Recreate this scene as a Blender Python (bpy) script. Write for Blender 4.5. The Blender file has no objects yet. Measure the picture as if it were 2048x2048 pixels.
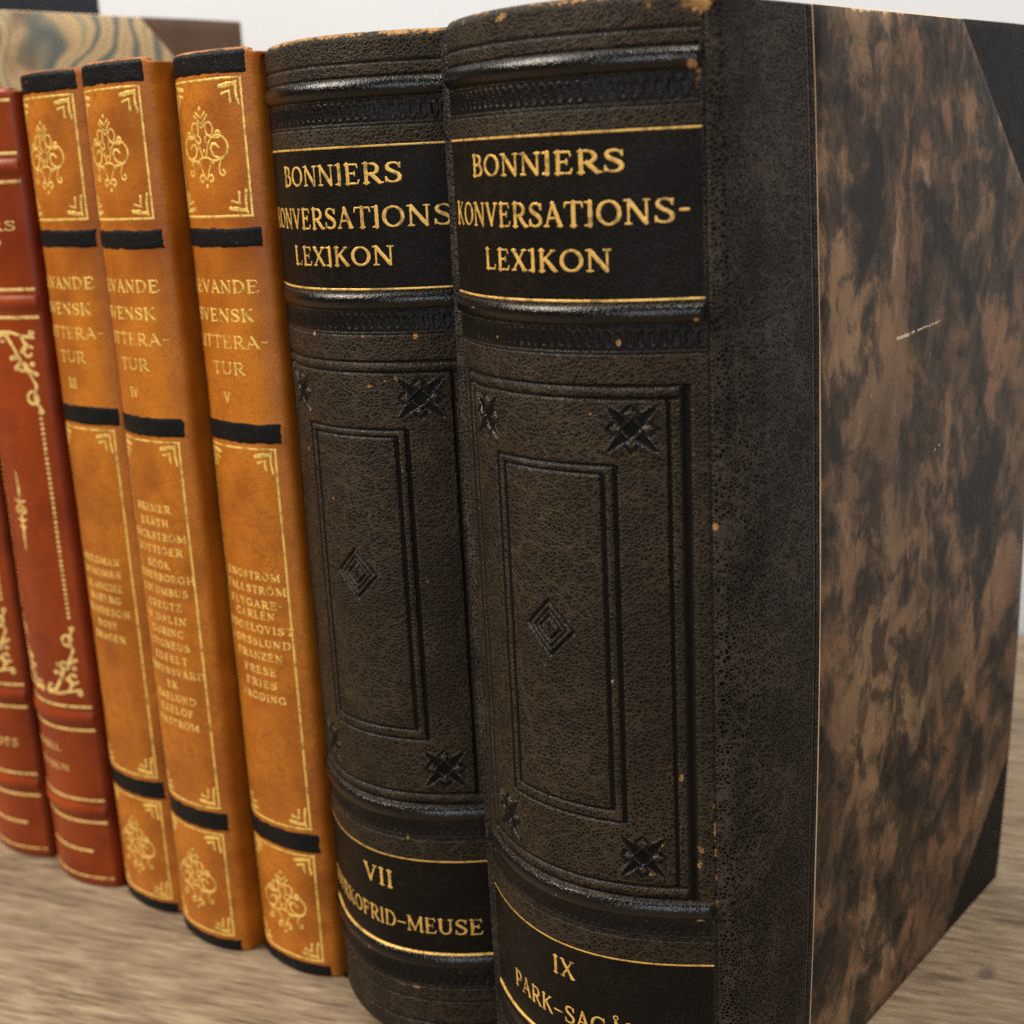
import bpy, math
import numpy as np

# ------------------------------------------------------------------ scene, camera, light
sc = bpy.context.scene
sc.unit_settings.system = 'METRIC'
sc.view_settings.view_transform = 'Standard'
sc.view_settings.look = 'None'
sc.view_settings.exposure = 0.0
sc.view_settings.gamma = 1.0
sc.view_settings.use_curve_mapping = False
COL = sc.collection
MM = 0.001

from mathutils import Matrix, Vector
cam_data = bpy.data.cameras.new('camera')
cam = bpy.data.objects.new('camera', cam_data)
COL.objects.link(cam)
R = Vector((0.77336, 0.63206, -0.04903)); F = Vector((-0.62201, 0.74128, -0.25218))
U = R.cross(F).normalized(); R = F.cross(U).normalized()
cam.matrix_world = Matrix(((R.x, U.x, -F.x, 0.17025), (R.y, U.y, -F.y, -0.22662), (R.z, U.z, -F.z, 0.22445), (0, 0, 0, 1)))
cam_data.sensor_width = 36.0
cam_data.lens = 2755.4 / 2048 * 36
cam_data.clip_start = 0.01
cam_data.clip_end = 20
cam_data.dof.use_dof = True
cam_data.dof.focus_distance = 0.306
cam_data.dof.aperture_fstop = 15.0
sc.camera = cam

world = bpy.data.worlds.new('World'); sc.world = world
world.use_nodes = True
world.node_tree.nodes['Background'].inputs[0].default_value = (1.0, 0.95, 0.89, 1)
world.node_tree.nodes['Background'].inputs[1].default_value = 0.055

def area(name, loc, target, size, power, color):
    d = bpy.data.lights.new(name, 'AREA'); d.shape = 'RECTANGLE'
    d.size, d.size_y = size; d.energy = power; d.color = color
    o = bpy.data.objects.new(name, d); COL.objects.link(o); o.location = loc
    o.rotation_euler = (Vector(target) - Vector(loc)).to_track_quat('-Z', 'Y').to_euler()
    return o
area('window_light', (0.62, -1.30, 0.50), (0, 0, 0.13), (0.42, 0.6), 7.5, (0.90, 0.95, 1.0))
area('ceiling_lamp', (-0.95, -0.85, 1.35), (-0.1, 0, 0.1), (0.8, 0.5), 37, (1.0, 0.89, 0.74))
area('ceiling_lamp', (0.50, 0.12, 1.60), (0.15, 0.15, 0.0), (0.9, 0.4), 27, (1.0, 0.92, 0.80))
area('ceiling_lamp', (-0.75, -0.30, 1.7), (-0.35, 0.377, 0.35), (0.9, 0.6), 11, (0.90, 0.95, 1.0))

rng = np.random.default_rng(7)

# ------------------------------------------------------------------ materials
class NT:
    """small helper around a node tree"""
    def __init__(s, name):
        s.m = bpy.data.materials.new(name); s.m.use_nodes = True
        s.t = s.m.node_tree; s.b = s.t.nodes['Principled BSDF']
        s.obj = s.t.nodes.new('ShaderNodeTexCoord').outputs['Object']
    def n(s, kind, ins=None, **kw):
        nd = s.t.nodes.new('ShaderNode' + kind)
        for k, v in kw.items(): setattr(nd, k, v)
        for k, v in (ins or {}).items():
            i = nd.inputs[k]
            if hasattr(v, 'links') or hasattr(v, 'is_linked'): s.t.links.new(v, i)
            else: i.default_value = v
        return nd
    def math(s, op, a, b=0.0, c=0.0):
        return s.n('Math', {0: a, 1: b, 2: c}, operation=op).outputs[0]
    def noise(s, scale, detail=4, rough=.55, vec=None, dist=0.0):
        return s.n('TexNoise', {'Vector': vec or s.obj, 'Scale': scale, 'Detail': detail, 'Roughness': rough, 'Distortion': dist}).outputs['Fac']
    def mapping(s, scale, rot=(0, 0, 0), vec=None):
        return s.n('Mapping', {'Vector': vec or s.obj, 'Scale': scale, 'Rotation': rot}).outputs[0]
    def mix(s, f, a, b):
        nd = s.t.nodes.new('ShaderNodeMix'); nd.data_type = 'RGBA'
        for i, v in ((0, f), (6, a), (7, b)):
            if hasattr(v, 'is_linked'): s.t.links.new(v, nd.inputs[i])
            else: nd.inputs[i].default_value = (v if i == 0 else (*v, 1))
        return nd.outputs[2]
    def ramp(s, f, stops, interp='LINEAR'):
        nd = s.t.nodes.new('ShaderNodeValToRGB'); s.t.links.new(f, nd.inputs[0])
        cr = nd.color_ramp; cr.interpolation = interp
        while len(cr.elements) < len(stops): cr.elements.new(0.5)
        for e, (p, c) in zip(cr.elements, stops):
            e.position = p; e.color = (*c, 1) if len(c) == 3 else c
        return nd.outputs[0]
    def smooth(s, f, lo, hi):
        return s.n('MapRange', {0: f, 1: lo, 2: hi, 3: 0.0, 4: 1.0}, interpolation_type='SMOOTHSTEP').outputs[0]
    def attr(s, name):
        return s.n('Attribute', attribute_name=name).outputs['Fac']
    def bump(s, h, strength, dist, normal=None):
        ins = {'Height': h, 'Strength': strength, 'Distance': dist}
        if normal is not None: ins['Normal'] = normal
        return s.n('Bump', ins).outputs[0]
    def set(s, **kw):
        for k, v in kw.items():
            k = k.replace('_', ' ')
            if hasattr(v, 'is_linked'): s.t.links.new(v, s.b.inputs[k])
            else: s.b.inputs[k].default_value = (*v, 1) if isinstance(v, tuple) else v

def leather(name, base, alt, crease, grain=1250, bump=.35, rough=.48, spec=.45, wearc=(.50, .27, .10), burn=(.0035, .003, .003), gloss=.16, tone_c=None, var=45, creasemix=.5, fine=.5):
    t = NT(name)
    wob = t.n('VectorMath', {0: t.n('TexNoise', {'Vector': t.obj, 'Scale': grain * .6, 'Detail': 2.0}).outputs['Color'], 3: .0005}, operation='SCALE').outputs[0]
    vec = t.n('VectorMath', {0: t.obj, 1: wob}, operation='ADD').outputs[0]
    stretch = t.noise(70, 2)
    v1 = t.n('TexVoronoi', {'Vector': vec, 'Scale': grain}, feature='DISTANCE_TO_EDGE').outputs['Distance']
    v2 = t.n('TexVoronoi', {'Vector': vec, 'Scale': grain * 2.3}, feature='DISTANCE_TO_EDGE').outputs['Distance']
    pebble = t.math('ADD', t.smooth(v1, 0.0, .22), t.math('MULTIPLY', t.smooth(v2, 0.0, .3), .45))
    fine_n = t.noise(3500, 3)
    dark = t.attr('dark'); wear = t.attr('wear'); shine = t.attr('shine')
    big = t.smooth(t.noise(var, 5, .6), .3, .72)
    c = t.mix(big, base, alt)
    # creases between the pebbles catch a paler bloom, patchily
    cre = t.math('MULTIPLY', t.math('SUBTRACT', 1.0, t.smooth(v1, .03, .22)), t.math('MULTIPLY', t.math('ADD', .6, t.math('MULTIPLY', t.smooth(stretch, .35, .65), .4)), creasemix))
    cre = t.math('MULTIPLY', cre, t.math('SUBTRACT', 1.0, dark))
    tone = t.attr('tone')
    if tone_c: crease = t.mix(tone, crease, tone_c)
    c = t.mix(cre, c, crease)
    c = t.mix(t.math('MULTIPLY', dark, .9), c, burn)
    wn = t.math('ADD', wear, t.math('MULTIPLY', t.math('SUBTRACT', t.noise(620, 9, .8), .5), 2.6))
    wm = t.smooth(wn, .60, .72)
    specks = t.math('MULTIPLY', t.smooth(t.noise(900, 2), .735, .76), .55)
    wcol = t.mix(t.noise(700, 3), wearc, tuple(x * .55 for x in wearc))
    c = t.mix(t.math('MULTIPLY', specks, .35), c, tuple(min(1, x * 2.2 + .02) for x in base))
    c = t.mix(wm, c, wcol)
    wr = t.n('TexVoronoi', {'Vector': t.n('VectorMath', {0: t.mapping((1, 1, 1.5)), 1: t.n('VectorMath', {0: t.n('TexNoise', {'Vector': t.obj, 'Scale': 120.0, 'Detail': 3.0}).outputs['Color'], 3: .011}, operation='SCALE').outputs[0]}, operation='ADD').outputs[0], 'Scale': 150.0}, feature='DISTANCE_TO_EDGE').outputs['Distance']
    wrk = t.math('MULTIPLY', t.math('MULTIPLY', t.math('SUBTRACT', 1.0, t.smooth(wr, .0, .07)), t.smooth(t.noise(35, 2), .40, .56)), t.math('SUBTRACT', 1.0, dark))
    c = t.mix(t.math('MULTIPLY', wrk, creasemix * .85), c, crease)
    h = t.math('ADD', t.math('MULTIPLY', pebble, t.math('SUBTRACT', 1.0, t.math('MULTIPLY', dark, .85))), t.math('MULTIPLY', fine_n, t.math('SUBTRACT', fine, t.math('MULTIPLY', dark, fine * .7))))
    h = t.math('SUBTRACT', h, t.math('MULTIPLY', wm, .8))
    r = t.math('ADD', t.math('MULTIPLY', t.noise(260, 4), .22), rough - .11)
    r = t.math('SUBTRACT', r, t.math('MULTIPLY', shine, gloss))
    r = t.math('ADD', r, t.math('MULTIPLY', wm, .3))
    t.set(Base_Color=c, Roughness=r, Specular_IOR_Level=t.math('ADD', t.math('MULTIPLY', t.math('SUBTRACT', 1.0, t.math('MAXIMUM', t.math('MULTIPLY', dark, .5), t.math('MULTIPLY', tone, .75))), spec), t.math('MULTIPLY', shine, gloss * 1.3)), Normal=t.bump(h, bump, .0002))
    return t.m

M_BLACK = leather('black_leather', (.0034, .0024, .0015), (.0028, .0020, .0013), (.049, .034, .0185), gloss=.24, tone_c=(.060, .049, .043), grain=1120, bump=.7, rough=.46, spec=.17, creasemix=.9)
M_LABEL = leather('black_label_leather', (.0034, .0027, .0021), (.0028, .0022, .0018), (.019, .0145, .0105), grain=1300, bump=.22, rough=.44, spec=.10, creasemix=.55)
M_CORNER = leather('corner_leather', (.0055, .005, .0047), (.007, .0062, .0058), (.022, .02, .0185), grain=1300, bump=.3, rough=.55, spec=.10, creasemix=.4)
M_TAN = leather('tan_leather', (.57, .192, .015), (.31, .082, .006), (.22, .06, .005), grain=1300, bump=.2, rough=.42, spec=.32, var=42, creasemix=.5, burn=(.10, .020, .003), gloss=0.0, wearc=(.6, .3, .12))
M_TANSIDE = leather('tan_side_leather', (.20, .046, .007), (.15, .032, .005), (.12, .03, .006), grain=1300, bump=.14, rough=.55, spec=.25, var=30, creasemix=.3)
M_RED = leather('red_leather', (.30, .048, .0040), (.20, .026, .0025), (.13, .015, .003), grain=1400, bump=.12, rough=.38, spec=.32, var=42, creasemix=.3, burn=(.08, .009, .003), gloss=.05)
M_BAND = leather('black_band_leather', (.0045, .0045, .0048), (.0065, .0065, .0068), (.018, .018, .018), grain=1200, bump=.35, rough=.42, spec=.10, wearc=(.35, .13, .04))
M_BROWN = leather('brown_leather', (.105, .052, .027), (.075, .036, .018), (.06, .03, .017), grain=900, bump=.15, rough=.6)
M_NAVY = leather('navy_cloth', (.010, .013, .026), (.008, .010, .018), (.015, .015, .02), grain=1600, bump=.2, rough=.7)

def gold(name, base, metal=.45, rough=.42):
    t = NT(name)
    n = t.noise(380, 7, .75)
    c = t.mix(t.smooth(n, .36, .53), tuple(x * .36 for x in base), base)
    t.set(Base_Color=c, Metallic=metal, Roughness=t.math('ADD', t.math('MULTIPLY', n, .25), rough - .12), Normal=t.bump(t.noise(2200, 3), .25, .0001))
    return t.m
M_GOLD = gold('gold_foil', (.80, .49, .12), metal=.3, rough=.42)
M_GOLDT = gold('gold_foil_on_tan', (1.0, .68, .17), metal=.25, rough=.32)
M_GOLDR = gold('gold_foil_on_red', (.92, .64, .22), metal=.2)

def marbled_brown():
    t = NT('marbled_paper_brown')
    wob = t.n('TexNoise', {'Vector': t.mapping((1, 1, .6)), 'Scale': 60.0, 'Detail': 4.0}).outputs['Color']
    sh = t.n('VectorMath', {0: wob, 3: .022}, operation='SCALE').outputs[0]
    v = t.n('VectorMath', {0: t.obj, 1: sh}, operation='ADD').outputs[0]
    vs = t.mapping((1, 1, .50), vec=v)
    n1 = t.noise(54, 9, .64, vec=t.mapping((1, 1, .86), vec=v)); n2 = t.noise(70, 7, .62, vec=t.mapping((1, 1.1, .60), rot=(.22, 0, 0), vec=v)); n3 = t.noise(24, 3, .5, vec=vs)
    warm = t.mix(t.smooth(n3, .35, .65), (.27, .165, .092), (.225, .112, .060))
    warm = t.mix(t.smooth(n2, .56, .70), warm, (.36, .25, .16))
    mid = t.mix(t.smooth(n1, .37, .48), (.0135, .0115, .0105), (.060, .041, .027))
    warm = t.mix(t.smooth(t.noise(17, 4, .6), .38, .62), t.mix(.6, warm, (.055, .036, .026)), warm)
    c = t.mix(t.smooth(n1, .45, .58), mid, warm)
    c = t.mix(t.math('MULTIPLY', t.smooth(n2, .46, .36), .8), c, (.015, .0125, .0115))
    c = t.mix(t.math('MULTIPLY', t.smooth(t.noise(300, 5, .7, vec=t.mapping((1, 1, .3))), .35, .7), .28), c, (.05, .035, .025))
    wear = t.attr('wear')
    wm = t.smooth(t.math('ADD', wear, t.math('MULTIPLY', t.math('SUBTRACT', t.noise(520, 5, .7), .5), .9)), .58, .68)
    c = t.mix(wm, c, (.58, .46, .32))
    # one long scratch and a few nicks through the paper
    xyz = t.n('SeparateXYZ', {0: t.obj}).outputs
    for y0, y1, z0, sl, wd, cut in ((.0715, .0800, .1788, .03, .00055, .36), (.0790, .0985, .1791, .05, .00032, .47), (.0880, .0990, .1700, .9, .00030, .52), (.0585, .0602, .1672, .9, .0005, .3), (.0930, .1000, .1480, .3, .00035, .5)):
        zz = t.math('ABSOLUTE', t.math('SUBTRACT', t.math('SUBTRACT', xyz[2], z0), t.math('MULTIPLY', t.math('SUBTRACT', xyz[1], y0), sl)))
        wob = t.math('ADD', zz, t.math('MULTIPLY', t.math('SUBTRACT', t.noise(900, 4, .7), .5), .0009))
        m = t.math('MULTIPLY', t.smooth(wob, wd, wd * .4), t.math('MULTIPLY', t.smooth(xyz[1], y0, y0 + .001), t.smooth(xyz[1], y1, y1 - .002)))
        m = t.math('MULTIPLY', m, t.smooth(t.noise(420, 4, .7), cut, cut + .08))
        c = t.mix(m, c, (.60, .48, .36))
    t.set(Base_Color=c, Roughness=t.math('ADD', .42, t.math('MULTIPLY', t.noise(500, 4), .2)), Specular_IOR_Level=.16, Normal=t.bump(t.noise(1500, 4), .18, .00012))
    return t.m
M_PAPER = marbled_brown()

def marbled_swirl():
    t = NT('marbled_paper_swirl')
    wob = t.n('TexNoise', {'Vector': t.obj, 'Scale': 16.0, 'Detail': 1.5}).outputs['Color']
    sh = t.n('VectorMath', {0: wob, 3: .10}, operation='SCALE').outputs[0]
    v = t.n('VectorMath', {0: t.obj, 1: sh}, operation='ADD').outputs[0]
    w = t.n('TexWave', {'Vector': v, 'Scale': 24.0, 'Distortion': 8.0, 'Detail': 1.5, 'Detail Scale': 1.2}, wave_type='BANDS', bands_direction='Y').outputs['Fac']
    c = t.ramp(w, [(0.0, (.095, .115, .105)), (.14, (.22, .20, .14)), (.30, (.42, .29, .15)), (.65, (.44, .31, .19)), (.85, (.52, .37, .15)), (1.0, (.30, .26, .17))])
    c = t.mix(t.smooth(t.noise(30, 3), .56, .7), c, (.16, .105, .06))
    t.set(Base_Color=c, Roughness=.5)
    return t.m
M_SWIRL = marbled_swirl()

def simple(name, c, rough=.7, noise=300, amp=.25, bumps=.1, spec=.3):
    t = NT(name)
    f = t.noise(noise, 5, .6)
    t.set(Base_Color=t.mix(f, tuple(x * (1 - amp) for x in c), tuple(x * (1 + amp) for x in c)), Roughness=rough, Specular_IOR_Level=spec, Normal=t.bump(f, bumps, .0002))
    return t.m
M_EDGE = simple('board_edge', (.10, .065, .04), .8)
M_PALE = simple('raw_paper_edge', (.62, .46, .30), .8)
def pages():
    t = NT('page_edges')
    f = t.noise(900, 3, vec=t.mapping((3, .05, .05)))
    t.set(Base_Color=t.mix(f, (.42, .34, .22), (.66, .57, .42)), Roughness=.85, Normal=t.bump(f, .4, .0003))
    return t.m
M_PAGES = pages()
def wall_mat():
    t = NT('wall_paint')
    t.set(Base_Color=t.mix(t.noise(3, 3), (.575, .61, .665), (.605, .64, .695)), Roughness=.75, Specular_IOR_Level=.2, Normal=t.bump(t.noise(220, 4), .12, .0006))
    return t.m
def wood_mat():
    t = NT('washed_oak')
    base = t.mapping((1, 1, 1), rot=(0, 0, math.radians(-19)))
    wob = t.n('VectorMath', {0: t.n('TexNoise', {'Vector': base, 'Scale': 9.0, 'Detail': 3.0}).outputs['Color'], 3: .010}, operation='SCALE').outputs[0]
    v = t.n('VectorMath', {0: base, 1: wob}, operation='ADD').outputs[0]
    g1 = t.noise(1, 6, .62, vec=t.mapping((22, 190, 60), vec=v))
    g2 = t.noise(1, 5, .65, vec=t.mapping((75, 560, 60), vec=v))
    g3 = t.noise(1, 4, .6, vec=t.mapping((70, 900, 60), vec=v))
    g4 = t.noise(11, 3, .5, vec=t.mapping((.4, 1.3, 1), vec=v))
    f = t.math('ADD', t.math('MULTIPLY', g1, .45), t.math('MULTIPLY', g2, .55))
    c = t.ramp(f, [(.38, (.085, .056, .034)), (.46, (.18, .128, .080)), (.53, (.245, .180, .116)), (.62, (.34, .26, .172))])
    c = t.mix(t.math('MULTIPLY', t.smooth(g3, .52, .72), .55), c, (.13, .09, .058))
    c = t.mix(t.math('MULTIPLY', t.smooth(g4, .45, .7), .30), c, (.20, .148, .10))
    d = t.n('VectorMath', {0: t.mapping((1, .7, 0)), 1: (.0512, .108 * .7, 0.0)}, operation='DISTANCE').outputs['Value']
    c = t.mix(t.math('MULTIPLY', t.smooth(d, .0034, .0008), .75), c, (.07, .055, .04))
    d2 = t.n('VectorMath', {0: t.mapping((1, 1, 0)), 1: (-.172, -.055, 0.0)}, operation='DISTANCE').outputs['Value']
    c = t.mix(t.math('MULTIPLY', t.smooth(d2, .006, .001), .35), c, (.15, .10, .07))
    t.set(Base_Color=c, Roughness=t.math('ADD', .48, t.math('MULTIPLY', g2, .2)), Specular_IOR_Level=.35, Normal=t.bump(t.math('ADD', g3, g2), .3, .0003))
    return t.m
M_WALL, M_WOOD = wall_mat(), wood_mat()

# ------------------------------------------------------------------ mesh helpers
def mk(name, V, faces, mat, parent=None, attrs=None, smooth=True, midx=None):
    """V (n,3) in millimetres of the thing's own frame; faces list or (m,3|4) array"""
    me = bpy.data.meshes.new(name)
    V = np.asarray(V, dtype=np.float32) * MM
    if isinstance(faces, np.ndarray):
        k = faces.shape[1]; m = len(faces)
        me.vertices.add(len(V)); me.vertices.foreach_set('co', V.ravel())
        me.loops.add(m * k); me.loops.foreach_set('vertex_index', faces.astype(np.int32).ravel())
        me.polygons.add(m); me.polygons.foreach_set('loop_start', np.arange(0, m * k, k, dtype=np.int32))
        me.update(calc_edges=True)
        me.validate()
    else:
        me.from_pydata(V.tolist(), [], faces)
    for m_ in (mat if isinstance(mat, (list, tuple)) else [mat]): me.materials.append(m_)
    if midx is not None: me.polygons.foreach_set('material_index', np.asarray(midx, dtype=np.int32))
    me.polygons.foreach_set('use_smooth', np.full(len(me.polygons), smooth))
    for k_, v in (attrs or {}).items():
        a = me.attributes.new(k_, 'FLOAT', 'POINT'); a.data.foreach_set('value', np.asarray(v, dtype=np.float32).ravel())
    me.update()
    o = bpy.data.objects.new(name, me); COL.objects.link(o)
    if parent is not None: o.parent = parent
    return o

def grid_faces(nr, nc):
    i = np.arange(nr * nc).reshape(nr, nc)
    return np.stack([i[:-1, :-1], i[:-1, 1:], i[1:, 1:], i[1:, :-1]], -1).reshape(-1, 4)

def box(name, lo, hi, mat, parent, bevel=.3, smooth=False):
    lo = np.array(lo, float); hi = np.array(hi, float)
    import bmesh
    bm = bmesh.new()
    vs = [bm.verts.new(((lo[0], hi[0])[i] * MM, (lo[1], hi[1])[j] * MM, (lo[2], hi[2])[k] * MM)) for i in (0, 1) for j in (0, 1) for k in (0, 1)]
    for f in ((0, 1, 3, 2), (4, 6, 7, 5), (0, 4, 5, 1), (2, 3, 7, 6), (0, 2, 6, 4), (1, 5, 7, 3)): bm.faces.new([vs[i] for i in f])
    if bevel: bmesh.ops.bevel(bm, geom=list(bm.edges), offset=bevel * MM, segments=2, affect='EDGES')
    bmesh.ops.recalc_face_normals(bm, faces=bm.faces)
    me = bpy.data.meshes.new(name); bm.to_mesh(me); bm.free(); me.materials.append(mat)
    o = bpy.data.objects.new(name, me); COL.objects.link(o)
    if parent is not None: o.parent = parent
    return o

def thing(name, label, cat, loc, rz, group=None):
    o = bpy.data.objects.new(name, None); COL.objects.link(o)
    o.empty_display_size = .02
    o.location = loc; o.rotation_euler = (0, 0, rz)
    o['label'] = label; o['category'] = cat
    if group: o['group'] = group
    return o

def sstep(x, a, b):
    t = np.clip((x - a) / (b - a), 0, 1); return t * t * (3 - 2 * t)
def gauss(x, w): return np.exp(-(x / w) ** 2)

def vnoise(x, y, seed, scale):
    """smooth 2-D value noise in -1..1"""
    r = np.random.default_rng(seed).uniform(-1, 1, (64, 64))
    x = x / scale + 500; y = y / scale + 500
    xi = np.floor(x).astype(int); yi = np.floor(y).astype(int); fx = x - xi; fy = y - yi
    fx = fx * fx * (3 - 2 * fx); fy = fy * fy * (3 - 2 * fy)
    g = lambda a, b: r[a % 64, b % 64]
    return (g(xi, yi) * (1 - fx) + g(xi + 1, yi) * fx) * (1 - fy) + (g(xi, yi + 1) * (1 - fx) + g(xi + 1, yi + 1) * fx) * fy

# ------------------------------------------------------------------ the spine surface of a book
class Spine:
    """cross-section path (x, y) mirrored about x = 0, swept up z; columns carry the feature coordinate u"""
    def __init__(s, umax, bulge, w, shoulder, step, sstep_, ztop, zside, capr, tailr, bow=0.0, bow2=0.0, H=250.0, k4=0.0):
        s.umax = umax
        u = np.linspace(0, umax, int(round(umax / step)) + 1)
        px = list(u); py = list(-bulge * (1 - (2 * u / w) ** 2) + k4 * u ** 4)
        pts = np.array([(px[-1], py[-1])] + list(shoulder), float)
        seg = np.r_[0, np.cumsum(np.hypot(*np.diff(pts, axis=0).T))]
        n = int(seg[-1] / sstep_)
        # denser near the shoulder, sparser on the flat
        q = np.linspace(0, 1, n + 1)[1:]; q = seg[-1] * (0.35 * q + 0.65 * q ** 2)
        sx = np.interp(q, seg, pts[:, 0]); sy = np.interp(q, seg, pts[:, 1])
        for _ in range(3):
            sx[1:-1] = (sx[:-2] + 2 * sx[1:-1] + sx[2:]) / 4; sy[1:-1] = (sy[:-2] + 2 * sy[1:-1] + sy[2:]) / 4
        X = np.r_[px, sx]; Y = np.r_[py, sy]; UU = np.r_[u, umax + q]
        X = np.r_[-X[:0:-1], X]; Y = np.r_[Y[:0:-1], Y]; UU = np.r_[-UU[:0:-1], UU]
        T = np.gradient(np.stack([X, Y], 1), axis=0); T /= np.linalg.norm(T, axis=1)[:, None]
        s.X, s.Y, s.U, s.NX, s.NY = X, Y, UU, T[:, 1], -T[:, 0]
        s.ztop, s.zside, s.capr, s.tailr, s.bow, s.bow2, s.H = ztop, zside, capr, tailr, bow, bow2, H
    def zt(s, u): return s.zside + (s.ztop - s.zside) * (1 - sstep(np.abs(u), s.umax - 1.0, s.umax + 1.5))
    def inward(s, u, z):
        zt = s.zt(u); k = 1 - .75 * sstep(np.abs(u), s.umax - .5, s.umax + 2)
        r = s.capr * k; a = np.clip((z - (zt - r)) / r, 0, 1); o = r * (1 - np.sqrt(np.clip(1 - a * a, 0, 1)))
        r2 = s.tailr * k; a = np.clip((r2 - z) / r2, 0, 1); return o + r2 * (1 - np.sqrt(np.clip(1 - a * a, 0, 1)))
    def bowx(s, y, z):
        return (s.bow * sstep(y, -4, 14) + s.bow2 * np.clip((y - 35) / 125, 0, 1)) * np.sin(np.pi * np.clip(z / s.H, 0, 1)) ** .8
    def at(s, u, z, off=0.0):
        u = np.asarray(u, float); z = np.asarray(z, float)
        f = lambda a: np.interp(u, s.U, a)
        nx, ny = f(s.NX), f(s.NY); l = np.hypot(nx, ny); nx, ny = nx / l, ny / l
        d = off - s.inward(u, z)
        x = f(s.X) + nx * d; y = f(s.Y) + ny * d
        x = x + np.sign(u) * s.bowx(f(s.Y), z) * (np.abs(u) > s.umax - 2)
        return np.stack([x, y, z + 0 * x], -1)
    def mesh(s, zstep, height, cuts=(), ulim=None):
        """returns dict of (verts, faces, attrs): 'spine' and one per cut (z0, z1, umax)"""
        zs = [0.0]
        nz = int(round(s.ztop / zstep)); tz = np.linspace(0, 1, nz + 1)
        UU, TZ = np.meshgrid(s.U, tz)
        ZT = s.zt(UU)
        Z = np.where(TZ * s.ztop < s.ztop - 12, TZ * s.ztop, 0)
        zb = s.ztop - 12
        Z = np.where(TZ * s.ztop < zb, TZ * s.ztop, zb + (TZ * s.ztop - zb) * (ZT - zb) / 12)
        h, dark, wear, *sh_ = height(UU, Z); s.hf = height; shine = sh_[0] if sh_ else 0 * h
        V = s.at(UU, Z, h)
        # turn the leather in at head and tail
        head = s.at(UU[-1], Z[-1], -5.0 + 0 * h[-1]); tail = s.at(UU[0], Z[0], -5.0 + 0 * h[0])
        head[:, 2] = Z[-1]; tail[:, 2] = 0.0
        V = np.concatenate([tail[None], V, head[None]]); pad = lambda a: np.concatenate([a[:1], a, a[-1:]])
        dark, wear, shine = pad(dark), pad(wear), pad(shine); Zp = pad(Z); Up = pad(UU)
        nr, nc = V.shape[:2]; F = grid_faces(nr, nc)
        V = V.reshape(-1, 3); cz = Zp.ravel()[F].mean(1); cu = Up.ravel()[F].mean(1)
        out = {}; used = np.zeros(len(F), bool)
        for name, z0, z1, um in cuts:
            m = (cz > z0) & (cz < z1) & (np.abs(cu) < um); used |= m; out[name] = F[m]
        out['spine'] = F[~used]
        res = {}
        for k, f in out.items():
            idx, inv = np.unique(f, return_inverse=True)
            res[k] = (V[idx], inv.reshape(f.shape), {'dark': dark.ravel()[idx], 'wear': wear.ravel()[idx], 'shine': shine.ravel()[idx], 'tone': sstep(np.abs(Up.ravel()[idx]), s.umax - 1.5, s.umax + 2.5)})
        return res

# ------------------------------------------------------------------ gilding: signed-distance shapes laid on a spine
def poly_dist(P, segs):
    """P (n,2); segs (m,6) x1 y1 x2 y2 r1 r2 -> signed distance to the union of tapered strokes"""
    d = np.full(len(P), 1e9)
    for x1, y1, x2, y2, r1, r2 in segs:
        vx, vy = x2 - x1, y2 - y1; L = vx * vx + vy * vy + 1e-12
        t = np.clip(((P[:, 0] - x1) * vx + (P[:, 1] - y1) * vy) / L, 0, 1)
        d = np.minimum(d, np.hypot(P[:, 0] - x1 - t * vx, P[:, 1] - y1 - t * vy) - (r1 + (r2 - r1) * t))
    return d

def sdf_patch(segs, cell, jit=0.0, seed=0):
    """flat filled mesh (verts (n,2), quads, inner flag) of the union of strokes"""
    segs = np.asarray(segs, float)
    rm = segs[:, 4:].max() + cell * 1.5
    x0, x1 = min(segs[:, 0].min(), segs[:, 2].min()) - rm, max(segs[:, 0].max(), segs[:, 2].max()) + rm
    y0, y1 = min(segs[:, 1].min(), segs[:, 3].min()) - rm, max(segs[:, 1].max(), segs[:, 3].max()) + rm
    nx, ny = int((x1 - x0) / cell) + 2, int((y1 - y0) / cell) + 2
    gx, gy = np.meshgrid(x0 + np.arange(nx) * cell, y0 + np.arange(ny) * cell)
    P = np.stack([gx.ravel(), gy.ravel()], 1)
    def dist(Q):
        d = poly_dist(Q, segs)
        return d + jit * vnoise(Q[:, 0], Q[:, 1], seed, cell * 4) if jit else d
    d = dist(P)
    F = grid_faces(ny, nx); inside = d < 0
    F = F[inside[F].any(1)]
    if len(F) == 0: return np.zeros((0, 2)), F, d
    idx, inv = np.unique(F, return_inverse=True); F = inv.reshape(F.shape); P = P[idx]; d = d[idx]
    outm = d > 0
    e = cell * .1
    for _ in range(2):
        Q = P[outm]; dd = dist(Q)
        gxv = (dist(Q + [e, 0]) - dist(Q - [e, 0])) / (2 * e); gyv = (dist(Q + [0, e]) - dist(Q - [0, e])) / (2 * e)
        l = np.maximum(gxv ** 2 + gyv ** 2, .2)
        P[outm] = Q - np.stack([gxv, gyv], 1) * (dd / l)[:, None]
    d = dist(P); d[outm] = 0
    return P, F, d

def gild(name, sp, patches, mat, parent, raise_=.075, edge=.10):
    """one mesh from several (P, F, d) patches, domed slightly proud of the leather"""
    Vs, Fs, n = [], [], 0
    for P, F, d in patches:
        if len(F) == 0: continue
        h = sp.hf(P[:, 0], P[:, 1])[0] - .02 + raise_ * sstep(-d, 0, edge)
        Vs.append(sp.at(P[:, 0], P[:, 1], h)); Fs.append(F + n); n += len(P)
    return mk(name, np.concatenate(Vs), np.concatenate(Fs), mat, parent)

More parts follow.
